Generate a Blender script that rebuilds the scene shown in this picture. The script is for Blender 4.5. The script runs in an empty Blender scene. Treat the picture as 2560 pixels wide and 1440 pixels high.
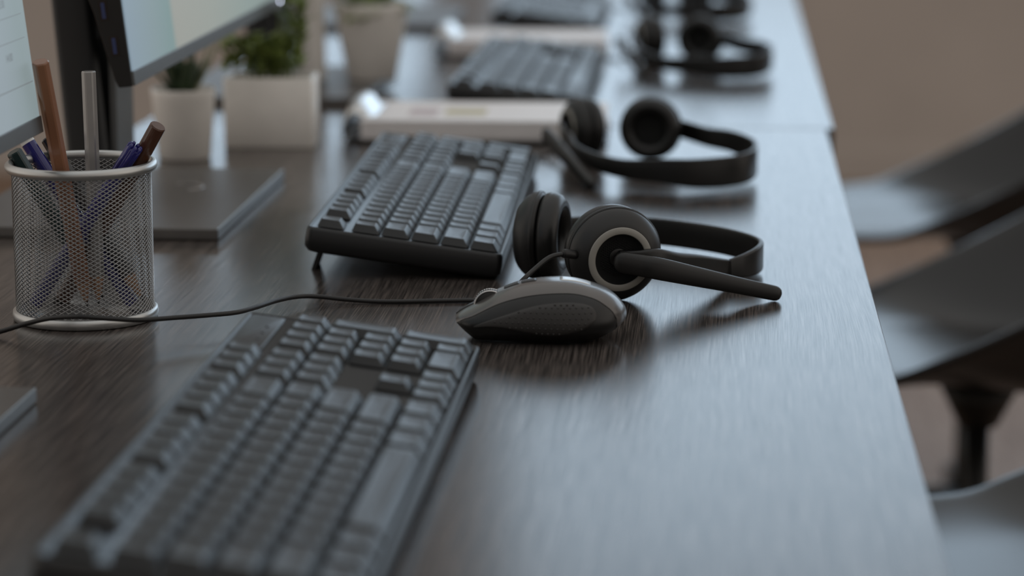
import bpy, math, random
from math import sin, cos, pi, radians, sqrt
from mathutils import Vector, Matrix

random.seed(4)
S = bpy.context.scene
COL = S.collection

# ------------------------------------------------------------------ camera
F = 6500.0                 # focal length in pixels of the 2560 x 1440 frame
PITCH = 0.1978
YAW = 0.0803
DZ = 0.74                  # desk top height
H = 0.3195                 # camera height over the desk
CAM = Vector((0, 0, DZ + H))
cam_d = bpy.data.cameras.new('camera')
cam_d.sensor_width = 36.0
cam_d.lens = F / 2560 * 36
cam_d.clip_start = 0.05
cam_d.dof.use_dof = True
cam_d.dof.focus_distance = 1.535
cam_d.dof.aperture_fstop = 4.7
cam = bpy.data.objects.new('camera', cam_d)
COL.objects.link(cam)
cam.location = CAM
cam.rotation_euler = (pi / 2 - PITCH, 0, YAW)
S.camera = cam

# ------------------------------------------------------------------ exposure, sky, daylight
S.view_settings.view_transform = 'Standard'
S.view_settings.look = 'None'
S.view_settings.exposure = 0.0
S.view_settings.gamma = 1.0
S.view_settings.use_curve_mapping = False

W = bpy.data.worlds.new('world')
S.world = W
W.use_nodes = True
nt = W.node_tree
bg = nt.nodes['Background']
tc = nt.nodes.new('ShaderNodeTexCoord')
sx = nt.nodes.new('ShaderNodeSeparateXYZ')
rp = nt.nodes.new('ShaderNodeValToRGB')
nt.links.new(tc.outputs['Generated'], sx.inputs[0])
nt.links.new(sx.outputs['Z'], rp.inputs[0])
rp.color_ramp.elements[0].position = 0.0
rp.color_ramp.elements[0].color = (0.27, 0.243, 0.222, 1)
rp.color_ramp.elements[1].position = 0.9
rp.color_ramp.elements[1].color = (0.62, 0.62, 0.61, 1)
e_ = rp.color_ramp.elements.new(0.30)
e_.color = (0.335, 0.308, 0.287, 1)
ab = nt.nodes.new('ShaderNodeMath')
ab.operation = 'ABSOLUTE'
nt.links.new(sx.outputs['X'], ab.inputs[0])
pw = nt.nodes.new('ShaderNodeMath')
pw.operation = 'POWER'
pw.inputs[1].default_value = 3.0
nt.links.new(ab.outputs[0], pw.inputs[0])
mxw = nt.nodes.new('ShaderNodeMix')
mxw.data_type = 'RGBA'
nt.links.new(pw.outputs[0], mxw.inputs[0])
nt.links.new(rp.outputs[0], mxw.inputs[6])
mxw.inputs[7].default_value = (0.75, 0.70, 0.64, 1)     # bright rooms to both sides
nt.links.new(mxw.outputs[2], bg.inputs[0])
bg.inputs[1].default_value = 1.0

WALL_Y = 6.75
WIN_X0, WIN_X1, WIN_Z0, WIN_Z1 = -0.60, 4.9, 0.98, 3.0
# a second, low window, added to put bluish sheen on the left desk
LOW_X0, LOW_X1, LOW_Z1 = -1.80, -0.72, 1.72
for x0, x1, z0, z1 in ((WIN_X0, WIN_X1, WIN_Z0, WIN_Z1), (LOW_X0, LOW_X1, WIN_Z0, LOW_Z1)):
    sun_d = bpy.data.lights.new('window_daylight', 'AREA')
    sun_d.shape = 'RECTANGLE'
    sun_d.size = x1 - x0
    sun_d.size_y = z1 - z0
    sun_d.energy = 1.8 * pi * sun_d.size * sun_d.size_y
    sun_d.color = (0.59, 0.80, 1.0)
    sun = bpy.data.objects.new('window_daylight', sun_d)
    COL.objects.link(sun)
    sun.location = ((x0 + x1) / 2, WALL_Y + 0.22, (z0 + z1) / 2)
    sun.rotation_euler = (-pi / 2, 0, 0)     # faces -Y


def ray(px, py):
    dx = (px - 1280) / F
    u = (720 - py) / F
    yc = cos(PITCH) + u * sin(PITCH)
    z = -sin(PITCH) + u * cos(PITCH)
    return Vector((dx * cos(YAW) - yc * sin(YAW), dx * sin(YAW) + yc * cos(YAW), z)), yc


def at(px, py, z=0.0):
    """World point seen at a pixel, at height z over the desk top."""
    d, yc = ray(px, py)
    return CAM + d * ((z - H) / d.z)


def atD(px, py, D):
    """World point seen at a pixel, at forward distance D."""
    d, yc = ray(px, py)
    return CAM + d * (D / yc)


# ------------------------------------------------------------------ materials
def new_mat(name):
    m = bpy.data.materials.new(name)
    m.use_nodes = True
    return m, m.node_tree, m.node_tree.nodes['Principled BSDF']


def pm(name, col, rough=0.5, metal=0.0, spec=0.5, var=0.12, scale=60, bump=0.0, bscale=900, coat=0.0, bdist=0.0002):
    m, t, b = new_mat(name)
    n = t.nodes.new('ShaderNodeTexNoise')
    n.inputs['Scale'].default_value = scale
    n.inputs['Detail'].default_value = 4
    tcn = t.nodes.new('ShaderNodeTexCoord')
    t.links.new(tcn.outputs['Object'], n.inputs['Vector'])
    r = t.nodes.new('ShaderNodeValToRGB')
    r.color_ramp.elements[0].position = 0.3
    r.color_ramp.elements[1].position = 0.7
    r.color_ramp.elements[0].color = tuple(c * (1 - var) for c in col) + (1,)
    r.color_ramp.elements[1].color = tuple(min(1, c * (1 + var)) for c in col) + (1,)
    t.links.new(n.outputs[0], r.inputs[0])
    t.links.new(r.outputs[0], b.inputs['Base Color'])
    b.inputs['Roughness'].default_value = rough
    b.inputs['Metallic'].default_value = metal
    b.inputs['Specular IOR Level'].default_value = spec
    b.inputs['Coat Weight'].default_value = coat
    b.inputs['Coat Roughness'].default_value = 0.1
    if bump:
        n2 = t.nodes.new('ShaderNodeTexNoise')
        n2.inputs['Scale'].default_value = bscale
        t.links.new(tcn.outputs['Object'], n2.inputs['Vector'])
        bp = t.nodes.new('ShaderNodeBump')
        bp.inputs['Strength'].default_value = bump
        bp.inputs['Distance'].default_value = bdist
        t.links.new(n2.outputs[0], bp.inputs['Height'])
        t.links.new(bp.outputs[0], b.inputs['Normal'])
    return m


def wood_mat(name, dark, mid, light, rough=(0.22, 0.42), xs=260.0, ys=7.0, bump=0.35, bdist=0.0004, spec=0.5, warp=0.03, fine=0.55):
    """Fine grain running along the object's Y, with slow cathedral waves."""
    m, t, b = new_mat(name)
    tcn = t.nodes.new('ShaderNodeTexCoord')
    # slow warp that gives the cathedral figure
    mp0 = t.nodes.new('ShaderNodeMapping')
    mp0.inputs['Scale'].default_value = (9, 2.2, 9)
    n0 = t.nodes.new('ShaderNodeTexNoise')
    n0.inputs['Scale'].default_value = 1.0
    n0.inputs['Detail'].default_value = 2
    t.links.new(tcn.outputs['Object'], mp0.inputs[0])
    t.links.new(mp0.outputs[0], n0.inputs['Vector'])
    sep = t.nodes.new('ShaderNodeSeparateXYZ')
    t.links.new(tcn.outputs['Object'], sep.inputs[0])
    ad = t.nodes.new('ShaderNodeMath')
    ad.operation = 'MULTIPLY_ADD'
    ad.inputs[1].default_value = warp
    t.links.new(n0.outputs[0], ad.inputs[0])
    t.links.new(sep.outputs['X'], ad.inputs[2])
    cmb = t.nodes.new('ShaderNodeCombineXYZ')
    t.links.new(ad.outputs[0], cmb.inputs[0])
    t.links.new(sep.outputs['Y'], cmb.inputs[1])
    mp = t.nodes.new('ShaderNodeMapping')
    mp.inputs['Scale'].default_value = (xs, ys, 1)
    t.links.new(cmb.outputs[0], mp.inputs[0])
    n1 = t.nodes.new('ShaderNodeTexNoise')
    n1.inputs['Scale'].default_value = 1.0
    n1.inputs['Detail'].default_value = 3
    n1.inputs['Roughness'].default_value = 0.6
    t.links.new(mp.outputs[0], n1.inputs['Vector'])
    mp2 = t.nodes.new('ShaderNodeMapping')
    mp2.inputs['Scale'].default_value = (xs * 3.2, ys * 4.5, 1)
    t.links.new(cmb.outputs[0], mp2.inputs[0])
    n2 = t.nodes.new('ShaderNodeTexNoise')
    n2.inputs['Scale'].default_value = 1.0
    n2.inputs['Detail'].default_value = 2
    t.links.new(mp2.outputs[0], n2.inputs['Vector'])
    mx = t.nodes.new('ShaderNodeMath')
    mx.operation = 'MULTIPLY_ADD'
    mx.inputs[1].default_value = fine
    t.links.new(n2.outputs[0], mx.inputs[0])
    hf = t.nodes.new('ShaderNodeMath')
    hf.operation = 'MULTIPLY'
    hf.inputs[1].default_value = 1.05 - fine
    t.links.new(n1.outputs[0], hf.inputs[0])
    t.links.new(hf.outputs[0], mx.inputs[2])
    r = t.nodes.new('ShaderNodeValToRGB')
    r.color_ramp.elements[0].position = 0.43
    r.color_ramp.elements[0].color = dark + (1,)
    r.color_ramp.elements[1].position = 0.63
    r.color_ramp.elements[1].color = light + (1,)
    e = r.color_ramp.elements.new(0.52)
    e.color = mid + (1,)
    t.links.new(mx.outputs[0], r.inputs[0])
    t.links.new(r.outputs[0], b.inputs['Base Color'])
    mr = t.nodes.new('ShaderNodeMapRange')
    mr.inputs['From Min'].default_value = 0.38
    mr.inputs['From Max'].default_value = 0.66
    mr.inputs['To Min'].default_value = rough[1]
    mr.inputs['To Max'].default_value = rough[0]
    t.links.new(mx.outputs[0], mr.inputs['Value'])
    t.links.new(mr.outputs[0], b.inputs['Roughness'])
    b.inputs['Specular IOR Level'].default_value = spec
    bp = t.nodes.new('ShaderNodeBump')
    bp.inputs['Strength'].default_value = bump
    bp.inputs['Distance'].default_value = bdist
    t.links.new(mx.outputs[0], bp.inputs['Height'])
    t.links.new(bp.outputs[0], b.inputs['Normal'])
    return m


def emit_mat(name, stops, axis='Y', base=(0.02, 0.02, 0.02), strength=1.0):
    """A lit screen: colour bands along one object axis."""
    m, t, b = new_mat(name)
    tcn = t.nodes.new('ShaderNodeTexCoord')
    sep = t.nodes.new('ShaderNodeSeparateXYZ')
    t.links.new(tcn.outputs['Object'], sep.inputs[0])
    r = t.nodes.new('ShaderNodeValToRGB')
    lo, hi = stops[0][0], stops[-1][0]
    mr = t.nodes.new('ShaderNodeMapRange')
    mr.inputs['From Min'].default_value = lo
    mr.inputs['From Max'].default_value = hi
    t.links.new(sep.outputs[axis], mr.inputs['Value'])
    t.links.new(mr.outputs[0], r.inputs[0])
    els = r.color_ramp.elements
    els[0].position = 0
    els[0].color = stops[0][1] + (1,)
    els[1].position = 1
    els[1].color = stops[-1][1] + (1,)
    for p, c in stops[1:-1]:
        e = els.new((p - lo) / (hi - lo))
        e.color = c + (1,)
    t.links.new(r.outputs[0], b.inputs['Emission Color'])
    b.inputs['Emission Strength'].default_value = strength
    b.inputs['Base Color'].default_value = base + (1,)
    b.inputs['Roughness'].default_value = 0.45
    b.inputs['Specular IOR Level'].default_value = 0.3
    return m


M = {}
M['desk'] = wood_mat('desk_wood', (0.016, 0.0125, 0.011), (0.053, 0.045, 0.041), (0.135, 0.111, 0.099), (0.19, 0.245), 640.0, 4.5, 0.085, 0.0002, 0.5, 0.014, 0.66)
M['desk_edge'] = pm('desk_edge_band', (0.05, 0.038, 0.032), 0.4)
M['steel_dark'] = pm('dark_steel', (0.04, 0.04, 0.042), 0.45, 0.6)
M['wall'] = pm('wall_paint', (0.52, 0.46, 0.415), 0.85, var=0.05, scale=3, bump=0.1, bscale=60)
M['frame'] = pm('window_frame_paint', (0.5, 0.5, 0.5), 0.5)
M['floor'] = wood_mat('floor_wood', (0.15, 0.086, 0.052), (0.195, 0.118, 0.074), (0.24, 0.152, 0.10), (0.5, 0.62), 60, 3, 0.1)
M['kb_case'] = pm('keyboard_case_plastic', (0.012, 0.012, 0.0125), 0.38, var=0.06, bump=0.22, bscale=2500)
M['kb_deck'] = pm('keyboard_deck_plastic', (0.024, 0.024, 0.026), 0.42, var=0.06, bump=0.2, bscale=2500)
M['key'] = pm('keycap_plastic', (0.017, 0.018, 0.019), 0.36, var=0.06, bump=0.25, bscale=3000)
M['black_plastic'] = pm('matte_black_plastic', (0.008, 0.0077, 0.0075), 0.36, bump=0.2, bscale=2500, var=0.05)
M['soft_black'] = pm('soft_touch_black', (0.013, 0.0122, 0.0118), 0.42, bump=0.15, bscale=2500, var=0.05)
M['leather'] = pm('cushion_leatherette', (0.010, 0.0096, 0.0092), 0.34, bump=0.3, bscale=1200, var=0.1)
M['fabric_black'] = pm('speaker_cloth', (0.004, 0.004, 0.004), 0.9, bump=0.6, bscale=2000)
M['ring'] = pm('ring_grey_paint', (0.30, 0.285, 0.255), 0.45, var=0.03)
M['cable'] = pm('cable_rubber', (0.012, 0.011, 0.011), 0.42, var=0.05)
M['mouse_shell'] = pm('mouse_shell_satin', (0.12, 0.110, 0.104), 0.27, 0.35, var=0.04, coat=0.25)
M['mouse_dark'] = pm('mouse_dark_plastic', (0.009, 0.0082, 0.0078), 0.36, var=0.05)
M['mouse_grip'] = pm('mouse_grip_rubber', (0.034, 0.031, 0.029), 0.55, var=0.05)
M['chrome'] = pm('bright_metal', (0.72, 0.71, 0.70), 0.32, 1.0, var=0.03)
M['wire'] = pm('silver_wire', (0.36, 0.36, 0.36), 0.30, 0.9, var=0.06)
M['silver'] = pm('silver_lacquer_wire', (0.55, 0.55, 0.54), 0.33, 0.85, var=0.06)
M['pencil_brown'] = pm('brown_lacquer', (0.26, 0.115, 0.06), 0.30, var=0.06, coat=0.3)
M['pencil_dkbrown'] = pm('dark_brown_lacquer', (0.085, 0.032, 0.016), 0.28, var=0.06, coat=0.3)
M['pencil_grey'] = pm('silver_grey_lacquer', (0.30, 0.29, 0.28), 0.26, 0.4, var=0.06, coat=0.3)
M['pencil_teal'] = pm('dark_teal_lacquer', (0.012, 0.035, 0.036), 0.3, var=0.06, coat=0.3)
M['pencil_black'] = pm('black_lacquer', (0.012, 0.012, 0.013), 0.28, var=0.05, coat=0.3)
M['pencil_wood'] = pm('bare_pencil_wood', (0.40, 0.22, 0.13), 0.6, var=0.15, scale=300)
M['graphite'] = pm('graphite', (0.03, 0.03, 0.03), 0.4)
M['pen_blue'] = pm('blue_pen_plastic', (0.022, 0.020, 0.16), 0.2, var=0.05, coat=0.4)
M['white_plastic'] = pm('white_plastic', (0.75, 0.74, 0.73), 0.35, var=0.03)
M['ceramic'] = pm('white_ceramic', (0.88, 0.84, 0.79), 0.4, var=0.03, coat=0.1)
M['soil'] = pm('potting_soil', (0.05, 0.035, 0.025), 0.95, bump=1.0, bscale=200, var=0.3, bdist=0.002)
M['leaf_dark'] = pm('succulent_leaf', (0.045, 0.075, 0.035), 0.45, var=0.3, scale=40)
M['leaf_pale'] = pm('pale_succulent_leaf', (0.30, 0.33, 0.20), 0.45, var=0.2, scale=40)
M['leaf_green'] = pm('bushy_leaf', (0.19, 0.25, 0.055), 0.5, var=0.4, scale=40)
M['paper'] = pm('paper', (0.92, 0.885, 0.885), 0.55, var=0.02)
M['board'] = pm('clipboard_board', (0.03, 0.028, 0.027), 0.5)
M['ink_yellow'] = pm('printed_chart_ochre', (0.62, 0.57, 0.40), 0.75, var=0.05)
M['ink_mauve'] = pm('printed_chart_mauve', (0.63, 0.55, 0.57), 0.75, var=0.05)
M['mon_back'] = pm('monitor_housing_black', (0.007, 0.0065, 0.006), 0.42, bump=0.2, bscale=1500)
M['mon_chin'] = pm('monitor_bezel_grey', (0.12, 0.125, 0.125), 0.38, 0.4, var=0.05)
M['mon_base'] = pm('stand_base_grey', (0.15, 0.142, 0.135), 0.40, 0.55, var=0.05, bump=0.1, bscale=1500)
M['stand'] = pm('stand_column_black', (0.010, 0.011, 0.012), 0.35, var=0.08)
M['plate_arc'] = pm('plate_arc_grey', (0.34, 0.32, 0.31), 0.3, 0.6)
M['usb_blue'] = pm('usb_tongue_blue', (0.03, 0.045, 0.13), 0.4, var=0.05)
M['usb_shell'] = pm('usb_shell_dark', (0.03, 0.022, 0.018), 0.4, 0.5)
M['text_grey'] = emit_mat('screen_text', [(-1, (0.12, 0.13, 0.14)), (1, (0.12, 0.13, 0.14))])
M['line_grey'] = emit_mat('screen_line', [(-1, (0.16, 0.18, 0.19)), (1, (0.16, 0.18, 0.19))])
M['chair'] = pm('chair_shell_plastic', (0.020, 0.019, 0.0188), 0.28, var=0.05, scale=8, bump=0.2, bscale=400)
M['chair_leg'] = pm('chair_pole_black', (0.018, 0.018, 0.017), 0.4, 0.4)


# ------------------------------------------------------------------ builders
MATS = {}          # world matrix of every Empty or parent we make


class MB:
    """Collects vertices and faces; build() links them as ONE mesh object."""

    def __init__(s):
        s.v, s.f, s.sm = [], [], []

    def add(s, vs, fs, smooth=True, mat=None):
        o = len(s.v)
        s.v += [(mat @ Vector(p)) if mat is not None else Vector(p) for p in vs]
        s.f += [tuple(i + o for i in f) for f in fs]
        s.sm += [smooth] * len(fs)

    def box(s, a, b, mat=None):
        (x0, y0, z0), (x1, y1, z1) = a, b
        s.add([(x0, y0, z0), (x1, y0, z0), (x1, y1, z0), (x0, y1, z0), (x0, y0, z1), (x1, y0, z1), (x1, y1, z1), (x0, y1, z1)],
              [(0, 3, 2, 1), (4, 5, 6, 7), (0, 1, 5, 4), (1, 2, 6, 5), (2, 3, 7, 6), (3, 0, 4, 7)], False, mat)

    def loops(s, loops, closed=True, cap0=True, cap1=True, smooth=True, mat=None):
        n = len(loops[0])
        vs = [p for l in loops for p in l]
        fs = []
        for i in range(len(loops) - 1):
            for j in range(n if closed else n - 1):
                k = (j + 1) % n
                fs.append((i * n + j, i * n + k, (i + 1) * n + k, (i + 1) * n + j))
        if cap0:
            fs.append(tuple(range(n - 1, -1, -1)))
        if cap1:
            fs.append(tuple((len(loops) - 1) * n + j for j in range(n)))
        s.add(vs, fs, smooth, mat)

    def lathe(s, prof, n=48, mat=None, closed_profile=False, smooth=True):
        """prof: (r, t); axis is z."""
        vs, fs = [], []
        m = len(prof)
        for (r, t) in prof:
            for j in range(n):
                a = 2 * pi * j / n
                vs.append((r * cos(a), r * sin(a), t))
        rng = m if closed_profile else m - 1
        for i in range(rng):
            i2 = (i + 1) % m
            for j in range(n):
                k = (j + 1) % n
                fs.append((i * n + j, i * n + k, i2 * n + k, i2 * n + j))
        s.add(vs, fs, smooth, mat)

    def tube(s, pts, r, n=10, caps=True, mat=None, up=None, smooth=True):
        """pts: path, r: a radius or a list of them."""
        pts = [Vector(p) for p in pts]
        loops = []
        prev = None
        for i, p in enumerate(pts):
            d = (pts[min(i + 1, len(pts) - 1)] - pts[max(i - 1, 0)]).normalized()
            if prev is None:
                a = Vector((0, 0, 1)) if abs(d.z) < 0.9 else Vector((1, 0, 0))
                u = d.cross(a).normalized()
            else:
                u = (prev - d * prev.dot(d)).normalized()
            prev = u
            w = d.cross(u)
            rr = r[i] if isinstance(r, (list, tuple)) else r
            loops.append([p + (u * cos(2 * pi * j / n) + w * sin(2 * pi * j / n)) * rr for j in range(n)])
        s.loops(loops, True, caps, caps, smooth, mat)

    def build(s, name, mat, parent=None, bevel=0.0, seg=2, solid=0.0, subsurf=0, matrix=None, angle=30):
        me = bpy.data.meshes.new(name)
        inv = None
        if parent is not None and parent.name in MATS:
            inv = MATS[parent.name].inverted()
        vs = s.v
        if matrix is not None:
            vs = [matrix @ p for p in vs]
        if inv is not None:
            vs = [inv @ p for p in vs]
        me.from_pydata([tuple(p) for p in vs], [], s.f)
        me.polygons.foreach_set('use_smooth', s.sm)
        me.materials.append(M[mat] if isinstance(mat, str) else mat)
        me.update()
        o = bpy.data.objects.new(name, me)
        COL.objects.link(o)
        if parent is not None:
            o.parent = parent
            MATS[o.name] = MATS[parent.name]
        else:
            MATS[o.name] = Matrix.Identity(4)
        if solid:
            md = o.modifiers.new('solid', 'SOLIDIFY')
            md.thickness = solid
            md.offset = 0
        if bevel:
            md = o.modifiers.new('bevel', 'BEVEL')
            md.width = bevel
            md.segments = seg
            md.limit_method = 'ANGLE'
            md.angle_limit = radians(angle)
            md.harden_normals = False
            for p in me.polygons:
                p.use_smooth = True
            wn = o.modifiers.new('wn', 'WEIGHTED_NORMAL')
            wn.keep_sharp = True
        if subsurf:
            md = o.modifiers.new('sub', 'SUBSURF')
            md.levels = subsurf
            md.render_levels = subsurf
        return o


def tag(o, label=None, cat=None, group=None, kind=None):
    if label:
        o['label'] = label
    if cat:
        o['category'] = cat
    if group:
        o['group'] = group
    if kind:
        o['kind'] = kind
    return o


def thing(name, label, cat, loc=(0, 0, 0), rz=0.0, group=None, rot=None):
    o = bpy.data.objects.new(name, None)
    o.empty_display_size = 0.02
    COL.objects.link(o)
    m = Matrix.Translation(Vector(loc)) @ (rot if rot is not None else Matrix.Rotation(rz, 4, 'Z'))
    o.matrix_world = m
    MATS[o.name] = m
    return tag(o, label, cat, group)


def copy_tree(o, parent=None):
    c = o.copy()
    COL.objects.link(c)
    if parent is not None:
        c.parent = parent
    for ch in list(KIDS.get(o.name, [])):
        copy_tree(ch, c)
    return c


KIDS = {}


def index_kids():
    KIDS.clear()
    for o in bpy.data.objects:
        if o.parent is not None:
            KIDS.setdefault(o.parent.name, []).append(o)


def axis_matrix(origin, z, xhint=(0, 0, 1)):
    z = Vector(z).normalized()
    x = Vector(xhint)
    x = (x - z * x.dot(z)).normalized()
    y = z.cross(x)
    m = Matrix((x, y, z)).transposed().to_4x4()
    m.translation = Vector(origin)
    return m


def catmull(pts, n=10):
    """Smooth path through tuples of any length."""
    out = []
    P = [list(p) for p in pts]
    P = [[2 * a - b for a, b in zip(P[0], P[1])]] + P + [[2 * a - b for a, b in zip(P[-1], P[-2])]]
    for i in range(1, len(P) - 2):
        for k in range(n):
            t = k / n
            out.append([0.5 * (2 * b + (c - a) * t + (2 * a - 5 * b + 4 * c - d) * t * t + (-a + 3 * b - 3 * c + d) * t ** 3)
                        for a, b, c, d in zip(P[i - 1], P[i], P[i + 1], P[i + 2])])
    out.append(P[-2])
    return out


def rrect(w, d, r, k=4):
    """Rounded rectangle loop centred at 0, corner radius r."""
    pts = []
    for (cx, cy, a0) in ((w / 2 - r, d / 2 - r, 0), (-w / 2 + r, d / 2 - r, pi / 2), (-w / 2 + r, -d / 2 + r, pi), (w / 2 - r, -d / 2 + r, 1.5 * pi)):
        for i in range(k + 1):
            a = a0 + (pi / 2) * i / k
            pts.append((cx + r * cos(a), cy + r * sin(a)))
    return pts


# ------------------------------------------------------------------ the setting
b = MB()
b.box((-6, -3, -0.05), (9, WALL_Y + 0.2, 0))
tag(b.build('floor', 'floor'), kind='structure')
b = MB()
b.box((-6, WALL_Y, 0), (9, WALL_Y + 0.15, WIN_Z0))
b.box((-6, WALL_Y, WIN_Z1), (9, WALL_Y + 0.15, 3.6))
b.box((-6, WALL_Y, WIN_Z0), (LOW_X0, WALL_Y + 0.15, WIN_Z1))
b.box((LOW_X0, WALL_Y, LOW_Z1), (LOW_X1, WALL_Y + 0.15, WIN_Z1))
b.box((LOW_X1, WALL_Y, WIN_Z0), (WIN_X0, WALL_Y + 0.15, WIN_Z1))
b.box((WIN_X1, WALL_Y, WIN_Z0), (9, WALL_Y + 0.15, WIN_Z1))
tag(b.build('wall_back', 'wall'), kind='structure')
b = MB()
b.box((-6, WALL_Y - 0.015, 0), (9, WALL_Y, 0.08))
tag(b.build('baseboard_back', 'wall'), kind='structure')
b = MB()
b.box((WIN_X0, WALL_Y - 0.03, WIN_Z0 - 0.03), (WIN_X1, WALL_Y + 0.14, WIN_Z0 + 0.02))
b.box((WIN_X0, WALL_Y + 0.03, WIN_Z1 - 0.04), (WIN_X1, WALL_Y + 0.12, WIN_Z1))
for i in range(5):
    x = WIN_X0 + (WIN_X1 - WIN_X0) * i / 4
    b.box((x - 0.03, WALL_Y + 0.03, WIN_Z0), (x + 0.03, WALL_Y + 0.12, WIN_Z1))
tag(b.build('window_1', 'frame'), kind='structure')
b = MB()  # frame of the low window added for the desk sheen
b.box((LOW_X0, WALL_Y - 0.03, WIN_Z0 - 0.03), (LOW_X1, WALL_Y + 0.14, WIN_Z0 + 0.02))
b.box((LOW_X0, WALL_Y + 0.03, LOW_Z1 - 0.04), (LOW_X1, WALL_Y + 0.12, LOW_Z1))
for x in (LOW_X0 + .025, LOW_X1 - .025):
    b.box((x - 0.025, WALL_Y + 0.03, WIN_Z0), (x + 0.025, WALL_Y + 0.12, LOW_Z1))
tag(b.build('sheen_window', 'frame'), kind='structure')

# ------------------------------------------------------------------ desks
SEAM = at(2060, 322)
E0 = at(2185, 747)
XR = E0.x                   # front edge of the nearer desk
XL = -0.528


def desk(y0, y1, xl, xr, label):
    t = thing('desk', label, 'desk', ((xl + xr) / 2, (y0 + y1) / 2, 0))
    m = MB()
    m.box((xl, y0, DZ - 0.028), (xr, y1, DZ))
    m.build('desktop', 'desk', t, bevel=0.0012, seg=2)
    for y in (y0 + 0.06, y1 - 0.10):
        m = MB()
        m.box((xl + 0.04, y, 0.0), (xl + 0.08, y + 0.04, DZ - 0.029))
        m.build('leg', 'steel_dark', t)
        m = MB()
        m.box((xr - 0.16, y, 0.0), (xr - 0.12, y + 0.04, DZ - 0.029))
        m.build('leg', 'steel_dark', t)
    m = MB()
    m.box((xl + 0.045, y0 + 0.102, DZ - 0.09), (xl + 0.075, y1 - 0.102, DZ - 0.029))
    m.build('frame_rail', 'steel_dark', t)
    return t


desk(0.42, SEAM.y - 0.001, XL, XR, 'dark wood grain desk in the foreground, under the sharply seen headset and pen cup')
desk(SEAM.y + 0.001, SEAM.y + 1.75, XL, XR + 0.007, 'dark wood grain desk beyond the seam, under the two farthest headsets')

# ------------------------------------------------------------------ keyboards
P_ = 0.01905


def key_mesh(w, d, flat=False):
    """A keycap: tapered skirt, rounded edges, dished top. Local origin at the base centre."""
    h = 0.0048 if not flat else 0.0047
    wb, db = w * P_ - 0.0010, d * P_ - 0.0010
    wt, dt = wb - 0.0048, db - 0.0054
    m = MB()
    L = []
    for (t, z, r) in ((0, 0, 0.0012), (0.5, h * 0.52, 0.0014), (0.90, h * 0.90, 0.0017), (0.97, h * 0.975, 0.0017)):
        L.append([(x, y + 0.0011 * t, z) for x, y in rrect(wb + (wt - wb) * t, db + (dt - db) * t, r)])
    for (q, dz) in ((0.955, 0.0), (0.88, -0.00012)):
        L.append([(x * q, y * q + 0.0011, h + dz) for x, y in rrect(wt, dt, 0.0018)])
    for q in (0.6, 0.3):
        L.append([(x * q, y * q + 0.0011, h - 0.0005 * (1 - q * q)) for x, y in rrect(wt, dt, 0.0018)])
    m.loops(L, True, False, True)
    me = bpy.data.meshes.new('keycap')
    me.from_pydata([tuple(p) for p in m.v], [], m.f)
    me.polygons.foreach_set('use_smooth', [True] * len(m.f))
    me.materials.append(M['key'])
    me.update()
    return me


LAY = []   # (name, u centre, v centre, w, d)


def row(v, items, u=0.0, d=1.0):
    for it in items:
        if isinstance(it, tuple):
            n, w = it
        else:
            n, w = 'key', it
        if n:
            LAY.append((n, u + w / 2, v, w, d))
        u += w


K = lambda n: [1.0] * n
GAP = lambda w: [(None, w)]
row(0.5, [('control_key', 1.25), ('system_key', 1.25), ('alt_key', 1.25), ('space_bar', 6.75), ('alt_key', 1.5), ('system_key', 1.5), ('control_key', 1.5)])
row(1.5, [('shift_key', 2.25)] + K(10) + [('shift_key', 2.75)])
row(2.5, [('caps_lock_key', 1.75)] + K(11) + [('enter_key', 2.25)])
row(3.5, [('tab_key', 1.5)] + K(12) + [('backslash_key', 1.5)])
row(4.5, K(13) + [('backspace_key', 2.0)])
row(5.68, [('escape_key', 1.0)] + GAP(1) + [('function_key', 1.0)] * 4 + GAP(.5) + [('function_key', 1.0)] * 4 + GAP(.5) + [('function_key', 1.0)] * 4, d=0.95)
row(5.68, [('function_key', 1.0)] * 3, 15.25, d=0.95)
row(4.5, [('navigation_key', 1.0)] * 3, 15.25)
row(3.5, [('navigation_key', 1.0)] * 3, 15.25)
row(1.5, [('arrow_key', 1.0)], 16.25)
row(0.5, [('arrow_key', 1.0)] * 3, 15.25)
row(4.5, [('number_pad_key', 1.0)] * 4, 18.5)
row(3.5, [('number_pad_key', 1.0)] * 3, 18.5)
row(2.5, [('number_pad_key', 1.0)] * 3, 18.5)
row(1.5, [('number_pad_key', 1.0)] * 3, 18.5)
row(0.5, [('number_pad_zero_key', 2.0), ('number_pad_key', 1.0)], 18.5)
LAY.append(('number_pad_plus_key', 22.0, 3.0, 1.0, 2.0))
LAY.append(('number_pad_enter_key', 22.0, 1.0, 1.0, 2.0))

KU0, KU1, KV0, KV1 = -0.32 * P_, 22.82 * P_, -0.19 * P_, 6.48 * P_
CT = 0.0158                # case thickness
TILT = 0.1365
KROT = Matrix.Rotation(pi / 2, 4, 'Z')
KEY_CACHE = {}


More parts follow.
